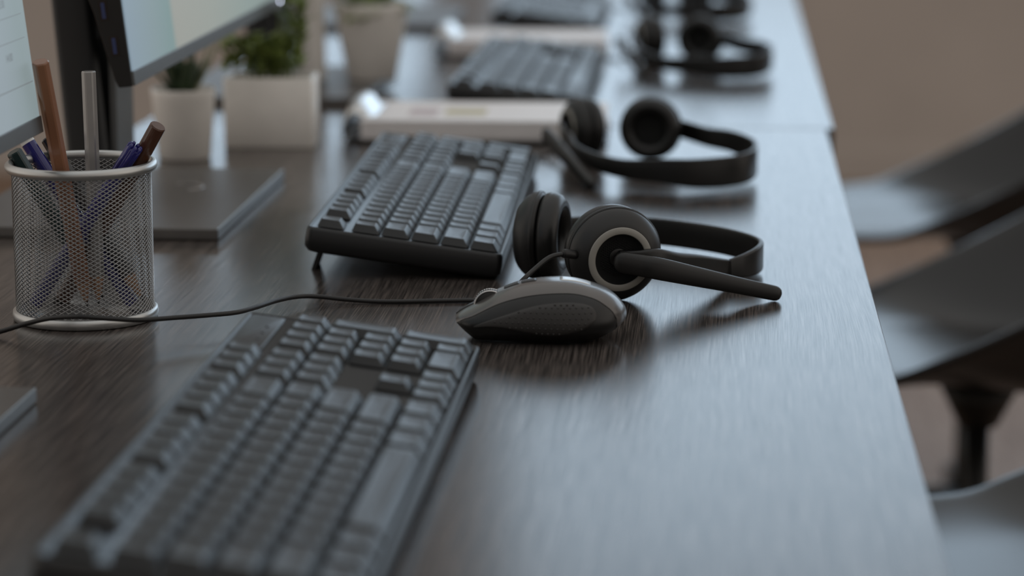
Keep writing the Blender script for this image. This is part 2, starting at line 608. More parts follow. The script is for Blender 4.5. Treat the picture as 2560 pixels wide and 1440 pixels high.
def keyboard(loc, heading, label):
    """loc: where the near end of the user-side edge of the keys stands; the length runs along world Y."""
    base = Matrix.Translation(loc) @ Matrix.Rotation(pi / 2 + heading, 4, 'Z') @ Matrix.Rotation(TILT, 4, 'X') @ Matrix.Translation((0, -KV0, 0))
    rot = base.copy()
    rot.translation = (0, 0, 0)
    t = thing('keyboard', label, 'keyboard', base.translation, rot=rot)
    m = MB()
    cx, cy, w, d = (KU0 + KU1) / 2, (KV0 + KV1) / 2, KU1 - KU0, KV1 - KV0
    L = []
    for (ins, z, r) in ((0.005, 0.0, 0.004), (0.0025, 0.0008, 0.005), (0.0003, 0.004, 0.005), (0.0, 0.009, 0.005), (0.0004, 0.0146, 0.0047), (0.0012, 0.0166, 0.004),
                        (0.0022, 0.0168, 0.0033), (0.0028, 0.0163, 0.003), (0.0031, CT, 0.0028)):
        L.append([(cx + x, cy + y, z) for x, y in rrect(w - 2 * ins, d - 2 * ins, r, 5)])
    m.loops(L, True, True, True)
    m.build('case', 'kb_case', t, matrix=base)
    # status panel over the number pad
    m = MB()
    L = []
    for (ins, z) in ((0, CT - 0.0002), (0.0002, CT + 0.0010), (0.0008, CT + 0.0014)):
        L.append([(20.5 * P_ + x, 5.80 * P_ + y, z) for x, y in rrect(3.9 * P_ - 2 * ins, 0.95 * P_ - 2 * ins, 0.0012)])
    m.loops(L, True, False, True)
    pn = m.build('status_panel', 'kb_deck', t, matrix=base)
    for i in range(3):
        m = MB()
        m.lathe([(0.0, 0.0004), (0.0009, 0.0004), (0.0010, 0)], 12, Matrix.Translation((19.6 * P_ + i * 0.75 * P_, 5.62 * P_, CT + 0.0014)))
        m.build('indicator_light', 'mon_back', pn, matrix=base)
    for (n, u, v, kw, kd) in LAY:
        ck = (kw, kd, n == 'space_bar')
        if ck not in KEY_CACHE:
            KEY_CACHE[ck] = key_mesh(kw, kd, n == 'space_bar')
        o = bpy.data.objects.new(n, KEY_CACHE[ck])
        COL.objects.link(o)
        o.parent = t
        o.location = Vector((u * P_, v * P_, CT + 0.0010)) + Vector((0, -KV0, 0)) * 0
        MATS[o.name] = MATS[t.name]
    # folding feet under the back edge
    for u in (1.3, 21.2):
        m = MB()
        top = base @ Vector((u * P_, KV1 - 0.010, 0.0012))
        topb = base @ Vector((u * P_ + 0.022, KV1 - 0.010, 0.0012))
        out = (base.to_3x3() @ Vector((0, 1, 0)))
        out.z = 0
        out.normalize()
        drop = top.z - DZ
        lo = top + out * 0.006
        lob = topb + out * 0.006
        n_ = Vector((0, 0, 1))
        t3 = out * 0.0028
        vs = [top, topb, lob, lo, top + t3, topb + t3, lob + t3, lo + t3]
        for i in (2, 3, 6, 7):
            vs[i] = Vector((vs[i].x, vs[i].y, DZ + 0.0001))
        m.add(vs, [(0, 1, 2, 3), (7, 6, 5, 4), (0, 4, 5, 1), (1, 5, 6, 2), (2, 6, 7, 3), (3, 7, 4, 0)], False)
        m.build('folding_foot', 'kb_case', t)
    return t


def cam2w(xc, yc):
    return Vector((xc * cos(YAW) - yc * sin(YAW), xc * sin(YAW) + yc * cos(YAW), DZ))


def kb_at(xc, yc, th, label):
    hd = -(th - YAW)
    o = cam2w(xc, yc)
    front = Vector((cos(hd), sin(hd), 0))          # towards the user (+X)
    return keyboard(o + front * (-KV0 * 1.0), hd, label)


kb_at(-0.0587, 0.9208, 0.0849, 'black full-size keyboard nearest to the viewer, in front of the mouse')
kb_at(-0.0108, 1.6227, 0.061, 'black keyboard on folded-out feet beside the sharply seen headset')
kb_at(0.060, 2.385, 0.0803, 'black keyboard behind the paper-loaded clipboard, just past the desk seam')
kb_at(0.095, 3.10, 0.0803, 'farthest black keyboard, a thin dark strip at the end of the desk row')

# ------------------------------------------------------------------ mouse
ML = (at(1133, 838).lerp(at(1133, 838), 0), None)
mc = atD(1352, 800, 1.452)
MOUSE_C = Vector((mc.x, mc.y, DZ))
MLEN = 437 / F * 1.452
MW = 0.030                  # half width


def interp(tab, s):
    for i in range(len(tab) - 1):
        if s <= tab[i + 1][0]:
            a, b_ = tab[i], tab[i + 1]
            q = (s - a[0]) / (b_[0] - a[0])
            return a[1] + (b_[1] - a[1]) * q
    return tab[-1][1]


ZT = catmull([(0, .0132), (.06, .0170), (.13, .0206), (.245, .0268), (.38, .0318), (.54, .0340), (.68, .0338), (.80, .0310), (.885, .0278), (.95, .0232), (.985, .0190), (1.0, .0158)], 8)
WT = catmull([(0, .52), (.03, .66), (.10, .78), (.25, .86), (.45, .93), (.62, 1.0), (.78, .97), (.88, .82), (.95, .56), (.985, .30), (1.0, .10)], 8)
# height of the seam between the shell and the dark side, near side
SEAMZ = catmull([(0, .0108), (.05, .0136), (.11, .0160), (.27, .0236), (.45, .0282), (.66, .0296), (.80, .0268), (.88, .0222), (.925, .0176), (.95, .0120), (.975, .0075), (1.0, .0050)], 8)


def mouse_pt(s, t, grow=0.0):
    """s: front 0 to rear 1; t: 0 near base, 0.5 top, 1 far base."""
    zt = interp(ZT, s)
    w = interp(WT, s) * MW
    a = pi * t
    zz = sin(a) ** 0.62
    c = cos(a)
    yy = -(abs(c) ** 0.80) * (1 if c > 0 else -1)
    zb = 0.0022
    z = zb + (zt - zb) * zz
    # the base is drawn in: narrower and shorter low down
    low = max(0.0, 1 - (z - zb) / 0.012)
    x = (s - 0.5) * MLEN
    x = x - low * low * (0.012 * max(0, s - 0.45) / 0.55) + low * 0.004 * max(0, 0.3 - s) / 0.3
    y = yy * (w + grow) * (1 - 0.20 * low * low)
    x += max(0.0, 1 - (z - zb) / 0.0085) * 0.006 * max(0, 0.14 - s) / 0.14
    return Vector((x, y, z))


def mouse_build():
    t = thing('computer_mouse', 'dark grey computer mouse with a dimpled side grip, in front of the sharply seen headset', 'mouse', MOUSE_C, YAW - 0.02)
    R = MATS[t.name]
    ss = [0.0, .008, .02, .04] + [.04 + .92 * i / 46 for i in range(1, 46)] + [.965, .98, .99, 0.997, 1.0]

    def t_of(s, z):
        zt = interp(ZT, s)
        q = min(1.0, max(0.0, (z - 0.0022) / (zt - 0.0022)))
        return math.asin(q ** (1 / 0.62)) / pi
    # shell over the top, from seam to seam
    m = MB()
    L = []
    for s in ss:
        z = min(interp(SEAMZ, s), interp(ZT, s) - 0.0012)
        a = t_of(s, z)
        L.append([mouse_pt(s, a + (1 - 2 * a) * j / 28) for j in range(29)])
    m.loops(L, False, False, False)
    # close front and rear with small fans
    m.add(L[0], [tuple(range(len(L[0]) - 1, -1, -1))])
    m.add(L[-1], [tuple(range(len(L[-1])))])
    m.build('top_shell', 'mouse_shell', t, matrix=R, solid=0.0)
    # dark lower body, a touch inside the shell line
    m = MB()
    L = []
    for s in ss:
        z = min(interp(SEAMZ, s), interp(ZT, s) - 0.0012) + 0.0003
        a = t_of(s, z)
        l = [mouse_pt(s, a * j / 12, -0.0006) for j in range(13)]
        l2 = [Vector((p.x, -p.y, p.z)) for p in reversed(l)]
        L.append(l + l2)
    m.loops(L, True, True, True)
    m.build('lower_body', 'mouse_dark', t, matrix=R)
    # rubber grip on the near side: outline given as (s, z)
    up = catmull([(.105, .0108), (.20, .0144), (.29, .0176), (.45, .0228), (.60, .0252), (.72, .0250), (.79, .0232), (.815, .0205), (.825, .0180)], 6)
    dn = catmull([(.105, .0102), (.20, .0108), (.29, .0102), (.40, .0080), (.52, .0062), (.64, .0066), (.74, .0096), (.79, .0128), (.815, .0152), (.825, .0178)], 6)
    m = MB()
    nu = 60
    L = []

    def g_pt(s, z, off=0.0009):
        a = t_of(s, z)
        p = mouse_pt(s, a)
        e = 1e-3
        du = mouse_pt(min(1, s + e), a) - mouse_pt(max(0, s - e), a)
        dv = mouse_pt(s, a + e) - mouse_pt(s, max(1e-4, a - e))
        n = du.cross(dv).normalized()
        if n.y > 0:
            n = -n
        return p + n * off, n
    for i in range(nu + 1):
        s = .105 + (.825 - .105) * i / nu
        zu, zd = interp(up, s), interp(dn, s)
        if zu - zd < 0.0003:
            zu = zd + 0.0003
        l = []
        for j in range(13):
            q = j / 12
            edge = min(1.0, min(q, 1 - q) * 8, i / 2, (nu - i) / 2)
            l.append(g_pt(s, zd + (zu - zd) * q, -0.0003 + 0.0012 * sqrt(edge))[0])
        L.append(l)
    m.loops(L, False, False, False)
    gr = m.build('side_grip', 'mouse_grip', t, matrix=R)
    m = MB()
    r_ = 0
    for j, z in enumerate([.0082, .0110, .0138, .0166, .0194, .0222, .0238]):
        for i in range(20):
            s = .17 + .0345 * (i + 0.5 * (j % 2))
            if s > .80:
                continue
            zu, zd = interp(up, s), interp(dn, s)
            if zd + 0.0014 < z < zu - 0.0012:
                p, n = g_pt(s, z, 0.0007)
                m.lathe([(0.00062, 0), (0.00055, 0.00032), (0.0003, 0.00052), (0.0, 0.0006)], 8, axis_matrix(p, n))
    m.build('grip_bumps', 'mouse_grip', gr, matrix=R)
    # scroll wheel
    m = MB()
    s = 0.205
    c = mouse_pt(s, 0.5)
    wm = Matrix.Translation((c.x, 0, c.z - 0.0066)) @ Matrix.Rotation(pi / 2, 4, 'X')
    prof = [(0.0, -0.0032), (0.0078, -0.0032), (0.0090, -0.0024), (0.0092, 0), (0.0090, 0.0024), (0.0078, 0.0032), (0.0, 0.0032)]
    m.lathe(prof, 48, wm)
    wh = m.build('scroll_wheel', 'mouse_dark', t, matrix=R)
    m = MB()
    for k in range(44):
        a = 2 * pi * k / 44
        m.box((0.0088, -0.0018, -0.00022), (0.0097, 0.0018, 0.00022), Matrix.Translation((c.x, 0, c.z - 0.0066)) @ Matrix.Rotation(a, 4, 'Y'))
    m.build('wheel_tread', 'cable', wh, matrix=R)
    m = MB()
    for yy in (-.0030, .0030):
        m.lathe([(.0090 + .0005 * cos(a), yy + .0005 * sin(a)) for a in [2 * pi * i / 8 for i in range(8)]], 48, wm, True)
    m.build('wheel_rim', 'chrome', wh, matrix=R)

    # low raised buttons behind the wheel and a glossy badge at the crown
    def pad(name, s0, s1, w, h, mat):
        m = MB()
        L = []
        N = 10
        for i in range(N + 1):
            s = s0 + (s1 - s0) * i / N
            c = mouse_pt(s, 0.5)
            e = h * (1 if 0 < i < N else 0.1)
            hw = w * (1 if 0 < i < N else 0.9)
            L.append([Vector((c.x, -hw, c.z - 0.0012)), Vector((c.x, -hw * 0.97, c.z + e * 0.6)), Vector((c.x, -hw * .8, c.z + e)), Vector((c.x, hw * .8, c.z + e)), Vector((c.x, hw * .97, c.z + e * 0.6)), Vector((c.x, hw, c.z - 0.0012))])
        m.loops(L, True, True, True)
        m.build(name, mat, t, matrix=R)
    pad('mode_button', 0.285, 0.375, 0.0035, 0.0005, 'mouse_dark')
    pad('mode_button', 0.385, 0.475, 0.0035, 0.0005, 'mouse_dark')
    pad('crown_badge', 0.61, 0.79, 0.0050, 0.0003, 'chrome')
    # split between the two buttons
    m = MB()
    m.tube([mouse_pt(0.005 + 0.12 * i / 12, 0.5) for i in range(13)], 0.0005, 6)
    m.build('button_split', 'mouse_dark', t, matrix=R)
    return t


mouse_build()


# ------------------------------------------------------------------ headsets
SHELL = [(0.0268, -.0042), (0.0284, -.0030), (0.0289, -.0012), (0.0288, 0.0006), (0.0282, .0026), (0.0268, .0052), (0.0246, .0080), (0.0220, .0102), (0.0204, .0112), (0.0198, .0113)]
RIMLINE = [(0.0288, -.0028), (0.0296, -.0024), (0.0297, -.0012), (0.0290, -.0006)]
RING = [(0.0199, .0108), (0.0199, .0118), (0.0195, .0122), (0.0163, .0126), (0.0158, .0123), (0.0156, .0108)]
RECESS = [(0.0157, .0120), (0.0150, .0095), (0.0140, .0078), (0.0120, .0070), (0.0, .0068)]
CUSH = [(0.0262, -.0048), (0.0280, -.0060), (0.0288, -.0085), (0.0287, -.0120), (0.0272, -.0155), (0.0240, -.0180), (0.0205, -.0186), (0.0172, -.0172), (0.0152, -.0145), (0.0146, -.0110), (0.0150, -.0085)]
SPK = [(0.0152, -.0090), (0.0140, -.0084), (0.0, -.0080)]


def sc(prof, k):
    return [(r * k, t * k) for r, t in prof]


def ear_cup(t, c, axis, k=1.0, ring=True):
    A = axis_matrix(c, axis)
    m = MB()
    m.lathe(sc(SHELL, k), 64, A)
    if not ring:
        m.lathe(sc([(0.0198, .0113), (0.015, .0130), (0.008, .0140), (0.0, .0143)], k), 64, A)
    sh = m.build('ear_cup', 'soft_black', t)
    m = MB()
    m.lathe(sc(RIMLINE, k), 64, A)
    m.build('rim_trim', 'black_plastic', sh)
    if ring:
        m = MB()
        m.lathe(sc(RING, k), 64, A)
        rg = m.build('ring_trim', 'ring', sh)
        rg['label'] = 'pale grey ring'
        m = MB()
        m.lathe(sc(RECESS, k), 48, A)
        # woven grille inside the ring
        for i in range(-9, 10):
            for j in range(-9, 10):
                x, y = (i + 0.5 * (j % 2)) * 0.0015 * k, j * 0.0013 * k
                if x * x + y * y < (0.0115 * k) ** 2:
                    m.lathe([(0.0006 * k, 0), (0.0004 * k, 0.0004 * k), (0, 0.0005 * k)], 6, A @ Matrix.Translation((x, y, 0.0069 * k)))
        m.build('grille', 'fabric_black', sh)
    m = MB()
    m.lathe(sc(CUSH, k), 64, A)
    cu = m.build('ear_cushion', 'leather', t)
    m = MB()
    m.lathe(sc(SPK, k), 40, A)
    m.build('speaker_cloth', 'fabric_black', cu)
    return A


def sweep_band(mb, path, n=8):
    """path: (x, y, z, height, thickness) - a flat strip whose width stands upright."""
    pts = catmull(path, n)
    L = []
    for i, q in enumerate(pts):
        p = Vector(q[:3])
        a, b_ = Vector(pts[max(0, i - 1)][:3]), Vector(pts[min(len(pts) - 1, i + 1)][:3])
        d = (b_ - a)
        d.normalize()
        up = Vector((0, 0, 1))
        side = d.cross(up).normalized()
        up = side.cross(d).normalized()
        h, th = q[3], q[4]
        L.append([p + side * x + up * y for x, y in rrect(th, h, min(th, h) * 0.38, 3)])
    mb.loops(L, True, True, True)


def boom(t, path):
    """path: (x, y, z, r_vertical, r_side)"""
    pts = catmull(path, 8)
    m = MB()
    L = []
    n = 16
    end = []
    for i, q in enumerate(pts):
        p = Vector(q[:3])
        d = (Vector(pts[min(len(pts) - 1, i + 1)][:3]) - Vector(pts[max(0, i - 1)][:3])).normalized()
        side = d.cross(Vector((0, 0, 1))).normalized()
        up = side.cross(d)
        ring = []
        for j in range(n):
            a = 2 * pi * j / n
            ca, sa = cos(a), sin(a)
            ca = abs(ca) ** 0.75 * (1 if ca > 0 else -1)
            sa = abs(sa) ** 0.75 * (1 if sa > 0 else -1)
            ring.append((side * ca * q[4] + up * sa * q[3]))
        if i == 0:
            for k in (0.3, 0.7, 0.92):
                L.append([p - d * q[3] * sqrt(max(0, 1 - k * k)) + r * k for r in ring])
        L.append([p + r for r in ring])
        if i == len(pts) - 1:
            for k in (0.92, 0.7, 0.3):
                L.append([p + d * q[3] * sqrt(1 - k * k) + r * k for r in ring])
    m.loops(L, True, True, True)
    return m.build('microphone_boom', 'soft_black', t)


def headset_a():
    """The sharply seen one: one cup faces the viewer, the other lies edge-on behind it."""
    cA = atD(1537, 640, 1.552)
    cA.z = DZ + 0.0291
    base = Vector((cA.x, cA.y, DZ))
    t = thing('headset', 'sharply seen black headset with a pale grey ring, right behind the mouse', 'headset', base)
    d0, _ = ray(1537, 640)
    toward = -Vector((d0.x, d0.y, 0)).normalized()
    right = Vector((-toward.y, toward.x, 0))
    axA = (toward * 1.0 + right * 0.30 + Vector((0, 0, -0.08))).normalized()
    A = ear_cup(t, cA, axA)
    cB = atD(1335, 590, 1.620)
    cB.z = DZ + 0.0288
    dirB = (Vector((cos(YAW), sin(YAW), 0)) * 0.97 + toward * 0.24).normalized()      # the cushion looks this way
    ear_cup(t, cB + dirB * 0.002, -dirB, 0.965, ring=False)
    # headband from the yoke joint round to the far cup
    n = lambda px, D, z: tuple(Vector((atD(px, 640, D).x, atD(px, 640, D).y, DZ + z)))
    band = [n(1822, 1.606, .0100) + (.0118, .0034), n(1858, 1.612, .0106) + (.0150, .0034), n(1889, 1.624, .0114) + (.0175, .0034), n(1902, 1.640, .0120) + (.0180, .0034),
            n(1893, 1.655, .0122) + (.0180, .0034), n(1860, 1.672, .0124) + (.0180, .0034), n(1800, 1.692, .0126) + (.0180, .0034), n(1720, 1.710, .0128) + (.018, .0034),
            n(1640, 1.722, .0132) + (.018, .0034), n(1540, 1.727, .0138) + (.0180, .0034), n(1440, 1.722, .015) + (.0165, .0034), n(1372, 1.700, .0185) + (.015, .0034)]
    m = MB()
    sweep_band(m, band)
    m.build('headband', 'black_plastic', t)
    m = MB()
    yoke2 = [n(1371, 1.699, .0185) + (.015, .0036), n(1345, 1.688, .0225) + (.012, .0034), n(1328, 1.676, .0270) + (.010, .0034), n(1322, 1.668, .0285) + (.009, .003)]
    sweep_band(m, yoke2)
    m.build('yoke', 'black_plastic', t)
    # near yoke: from the hub of the cup out to the band
    hub = A @ Vector((0, 0, 0.0085))
    face = A @ Vector((0, 0, 0.0145))
    e = lambda px, py, D: tuple(atD(px, py, D))
    yk = [tuple(hub + axA * 0.0005) + (.010, .0040), e(1592, 650, 1.5410) + (.0120, .0040), e(1640, 653, 1.5450) + (.0155, .0060), e(1690, 661, 1.560) + (.0150, .0075),
          e(1745, 663, 1.578) + (.0134, .0062), n(1821, 1.606, .0100) + (.0118, .0038)]
    m = MB()
    sweep_band(m, yk)
    m.build('yoke', 'black_plastic', t)
    b0 = atD(1560, 656, 1.5345)
    tip = at(1936, 733, 0.0049)
    b1 = atD(1652, 673, 1.5325)
    dvec = (tip - b1)
    path = [tuple(b0) + (.0066, .0036), tuple(b0.lerp(b1, 0.5)) + (.0067, .0040), tuple(b1) + (.0068, .0044), tuple(b1 + dvec * 0.33) + (.0060, .0042), tuple(b1 + dvec * 0.66) + (.0052, .0040), tuple(tip) + (.0047, .0040)]
    boom(t, path)
    m = MB()
    m.lathe([(0.0, .0068), (0.0058, .0068), (0.0058, .0074), (0.0054, .0077), (0.0, .0078)], 32, A)
    m.build('boom_pivot', 'black_plastic', t)
    # cable with its sleeve
    sl0 = atD(1442, 637, 1.541)
    sl1 = atD(1407, 633, 1.536)
    dv = (sl1 - sl0).normalized()
    m = MB()
    m.tube([sl0, sl0.lerp(sl1, .3), sl0.lerp(sl1, .9), sl1, sl1 + dv * 0.0002], [.0026, .0028, .0028, .0026, .0015], 16)
    m.build('cable_sleeve', 'cable', t)
    pts = [tuple(sl1 - dv * 0.002), tuple(atD(1375, 643, 1.532)), tuple(atD(1335, 674, 1.522)), tuple(atD(1300, 708, 1.515)), tuple(at(1278, 740, 0.002)), tuple(at(1240, 753, 0.002)), tuple(at(1190, 751, 0.0016)), tuple(at(1100, 752, 0.0016)),
           tuple(at(1000, 754, 0.0016)), tuple(at(930, 753, 0.0018)), tuple(at(860, 748, 0.003)), tuple(at(790, 741, 0.0050)), tuple(at(740, 742, 0.0062)), tuple(at(690, 752, 0.0075)),
           tuple(at(640, 768, 0.0085)), tuple(at(590, 781, 0.0092)), tuple(at(520, 788, 0.0100)), tuple(at(440, 794, 0.0105)), tuple(at(350, 800, 0.0115)), tuple(at(280, 797, 0.0135)), tuple(at(200, 792, 0.0150)),
           tuple(at(130, 795, 0.0130)), tuple(at(70, 808, 0.0085)), tuple(at(0, 829, 0.0030)), tuple(at(-60, 842, 0.0016))]
    m = MB()
    m.tube(catmull(pts, 8), 0.00145, 10)
    m.build('cable', 'cable', t)
    return t


headset_a()


def headset_b(label, bk=1.0):
    """Lying with one cushion to the viewer, its boom cup edge-on at the open end."""
    n = lambda px, D, z: tuple(Vector((atD(px, 400, D).x, atD(px, 400, D).y, DZ + z)))
    base = Vector(n(1640, 2.05, 0))
    t = thing('headset', label, 'headset', base)
    d0, _ = ray(1600, 330)
    toward = -Vector((d0.x, d0.y, 0)).normalized()
    right = Vector((-toward.y, toward.x, 0))
    # far cup: cushion to the viewer
    cB = Vector(n(1627, 2.135, .0268))
    axB = -(toward * 1.0 - right * 0.12 + Vector((0, 0, .05))).normalized()
    ear_cup(t, cB, axB, 0.88, ring=False)
    # near cup, edge-on
    cA = Vector(n(1446, 2.135, .0262))
    axA = (-right * 0.93 + toward * 0.40).normalized()
    A = ear_cup(t, cA, axA, 0.88, ring=True)
    band = [n(1425, 2.085, .024) + (.010, .0036), n(1440, 2.045, .0200) + (.0105, .004), n(1490, 2.005, .0180) + (.0110, .004), n(1560, 1.985, .0155) + (.0120, .0036), n(1650, 1.972, .0135) + (.0150, .0034),
            n(1740, 1.968, .0122) + (.0180, .0034), n(1830, 1.978, .0125) + (.0190, .0034), n(1876, 1.998, .0135) + (.0190, .0034), n(1889, 2.025, .015) + (.018, .0034),
            n(1878, 2.055, .0172) + (.0160, .0034), n(1830, 2.085, .0200) + (.0140, .0034), n(1770, 2.11, .0225) + (.0125, .0034), n(1710, 2.135, .025) + (.012, .0038), n(1660, 2.157, .0268) + (.011, .0038)]
    band = [(q[0], q[1], q[2] + .0095 * (bk - 1) * (q[3] > .0125), q[3] * bk, q[4]) for q in band]
    m = MB()
    sweep_band(m, band)
    m.build('headband', 'black_plastic', t)
    hub = A @ Vector((0, 0, .0105))
    m = MB()
    sweep_band(m, [tuple(hub) + (.011, .004), tuple(Vector(hub).lerp(Vector(n(1404, 2.10, .029)), .6)) + (.011, .004), n(1410, 2.098, .027) + (.0105, .004), n(1426, 2.084, .024) + (.010, .004)])
    m.build('yoke', 'black_plastic', t)
    tip = at(1478, 460, .0046)
    b0 = atD(1366, 338, 2.075)
    path = [tuple(b0) + (.0062, .0036), tuple(b0.lerp(tip, .25)) + (.0062, .004), tuple(b0.lerp(tip, .6)) + (.0054, .004), tuple(tip) + (.0045, .004)]
    boom(t, path)
    m = MB()
    pts = [tuple(cA + Vector((0, 0, -.012)) - right * .010), tuple(at(1380, 382, .006)), tuple(at(1350, 390, .002)), tuple(at(1318, 384, .0018)), tuple(at(1296, 376, .0018)), tuple(at(1278, 374, .0018))]
    m.tube(catmull(pts, 6), .0014, 8)
    m.build('cable', 'cable', t)
    return t


hb = headset_b('black headset just before the desk seam, its dark ear cushion turned to the viewer', 1.25)
index_kids()


def move_copy(src, px, py, rz, label):
    c = copy_tree(src)
    p = at(px, py, 0)
    c.matrix_world = Matrix.Translation(p) @ Matrix.Rotation(rz, 4, 'Z')
    c['label'] = label
    MATS[c.name] = c.matrix_world.copy()
    return c


move_copy(hb, 1745, 180, radians(-6), 'black headset just past the desk seam, third in the line along the desk')
move_copy(hb, 1727, 44, radians(-8), 'farthest black headset, at the top of the photo behind all the others')

# ------------------------------------------------------------------ pen cup
CUP = at(215.5, 792, 0)
CH, CR = 0.0905, 0.0402


def pen_cup():
    t = thing('pen_cup', 'silver wire mesh pen cup holding pencils and pens beside the near monitor', 'pen cup', CUP)
    C = Matrix.Translation(CUP)
    n = 58
    turn = 0.0905 / 0.60 / CR / 1.0
    z0, z1 = 0.004, CH - 0.002
    for name, sg in (('mesh_wall', 1),):
        m = MB()
        for sgn in (1, -1):
            for k in range(n):
                pts = []
                for i in range(37):
                    q = i / 36
                    a = 2 * pi * k / n + sgn * turn * q
                    r = CR + 0.00015 * sgn
                    pts.append((r * cos(a), r * sin(a), z0 + (z1 - z0) * q))
                m.tube(pts, 0.00035, 5, False, C)
        m.build(name, 'wire', t)
    m = MB()
    prof = [(CR + 0.0018 + 0.0024 * cos(a), CH + 0.0003 + 0.0030 * sin(a)) for a in [2 * pi * i / 14 for i in range(14)]]
    m.lathe(prof, 80, C, True)
    m.build('rim', 'silver', t)
    m = MB()
    m.lathe([(0, .0012), (CR - .001, .0012), (CR - .0008, .0060), (CR + .0006, .0066), (CR + .0022, .0056), (CR + .0026, .0030), (CR + .0020, .0006), (CR, 0), (0, 0)], 80, C)
    m.build('base', 'silver', t)


pen_cup()
CD = 1.4875


def hexrod(name, label, cat, bot, top, r, mat, tip=True, sides=6, dish=None):
    bot, top = Vector(bot), Vector(top)
    d = (top - bot).normalized()
    L = (top - bot).length
    A = axis_matrix(bot, d, (0.3, 1, 0.1))
    t = thing(name, label, cat, bot)
    m = MB()
    tl = 0.018 if tip else 0.0
    if sides == 6:
        ring = []
        for k in range(6):
            for e in (-0.12, 0.12):
                a = 2 * pi * (k + e) / 6
                ring.append((r * cos(a), r * sin(a)))
    else:
        ring = [(r * cos(2 * pi * k / sides), r * sin(2 * pi * k / sides)) for k in range(sides)]
    lp = [[(x, y, z) for x, y in ring] for z in (tl, L - 0.0008)] + [[(x * .9, y * .9, L) for x, y in ring]]
    m.loops(lp, True, not tip, True, False, A)
    body = m.build('barrel', mat, t)
    if tip:
        m = MB()
        m.lathe([(r * 1.0, tl + .0008), (r * 0.98, tl), (r * 0.27, 0.0045)], 20, A)
        m.build('sharpened_wood', 'pencil_wood', t)
        m = MB()
        m.lathe([(r * 0.27, 0.0045), (0.0002, 0.0)], 12, A)
        m.build('lead', 'graphite', t)
    return t, A, L


def inside(px, py, z, dD=None):
    return at(px, py, z)


def fwd(p):
    d = p - CAM
    return -d.x * sin(YAW) + d.y * cos(YAW)


CUPD = fwd(CUP)


def rod(b0, dd0, r0, dd1, top_y):
    """A straight rod through two pixels at depths relative to the cup axis, extended until its top reaches a pixel row."""
    p0 = atD(b0[0], b0[1], CUPD + dd0)
    p0.z = max(p0.z, DZ + .0045)
    p1 = atD(r0[0], r0[1], CUPD + dd1)
    best = None
    for i in range(400):
        q = p0 + (p1 - p0) * (0.8 + i * 0.005)
        d = q - CAM
        yc, zc = fwd(q), d.z
        dep = yc * cos(PITCH) - zc * sin(PITCH)
        up = yc * sin(PITCH) + zc * cos(PITCH)
        py = 720 - F * up / dep
        if best is None or abs(py - top_y) < best[0]:
            best = (abs(py - top_y), q)
    return p0, best[1]


pencil_args = [
    ('light brown pencil, the tallest in the mesh cup, tilting towards the near monitor', rod((219, 782), .007, (150, 412), -.022, 153), .0048, 'pencil_brown', True, 6),
    ('silver-grey pencil standing upright in the mesh cup', rod((247, 781), .008, (231, 405), .010, 177), .0042, 'pencil_grey', True, 6),
    ('dark brown round pencil tilting out of the mesh cup towards the white pots', rod((158, 748), .032, (354, 390), .003, 314), .0048, 'pencil_dkbrown', False, 24),
    ('dark teal pencil low over the rim of the mesh cup under the near monitor', rod((262, 765), .026, (62, 424), .006, 378), .0046, 'pencil_teal', True, 6),
    ('black pencil with a bare wood tip, mostly hidden inside the mesh cup', rod((362, 757), .008, (148, 396), .031, 345), .0042, 'pencil_black', True, 6),
]
for lb, (p0, p1), r, mt, tp, sd in pencil_args:
    hexrod('pencil', lb, 'pencil', p0, p1, r, mt, tp, sd)


def blue_pen(label, p0, p1, crown):
    t, A, L = hexrod('pen', label, 'pen', p0, p1, .0043, 'pen_blue', False, 24)
    m = MB()
    if crown:
        # end cap with flutes
        for k in range(7):
            a = 2 * pi * k / 7
            m.tube([(.0034 * cos(a), .0034 * sin(a), L - .020), (.0035 * cos(a), .0035 * sin(a), L + .0012), (.0030 * cos(a), .0030 * sin(a), L + .0026)], [.0014, .0014, .0007], 8, True, A)
        c = m.build('fluted_cap', 'pen_blue', t)
    else:
        m.lathe([(.0044, L - .001), (.0042, L + .0022), (.0035, L + .003), (0, L + .003)], 20, A)
        c = m.build('end_plug', 'white_plastic', t)
        c['label'] = 'white end plug'


blue_pen('blue pen with a fluted cap, tilting towards the white pots from the mesh cup', *rod((88, 758), .014, (316, 402), -.004, 371), True)
blue_pen('blue pen with a white end, just under the bezel of the near monitor', *rod((333, 765), .016, (108, 415), .026, 354), False)

# ------------------------------------------------------------------ monitors
PX = at(545, 572, .0085).x          # the right edge of the stand plates
CORNER1 = at(105, 331, .115)   # far lower corner of the nearest screen
CORNER2 = at(334, 216, .115)   # near lower corner of the second screen
MX = CORNER2.x


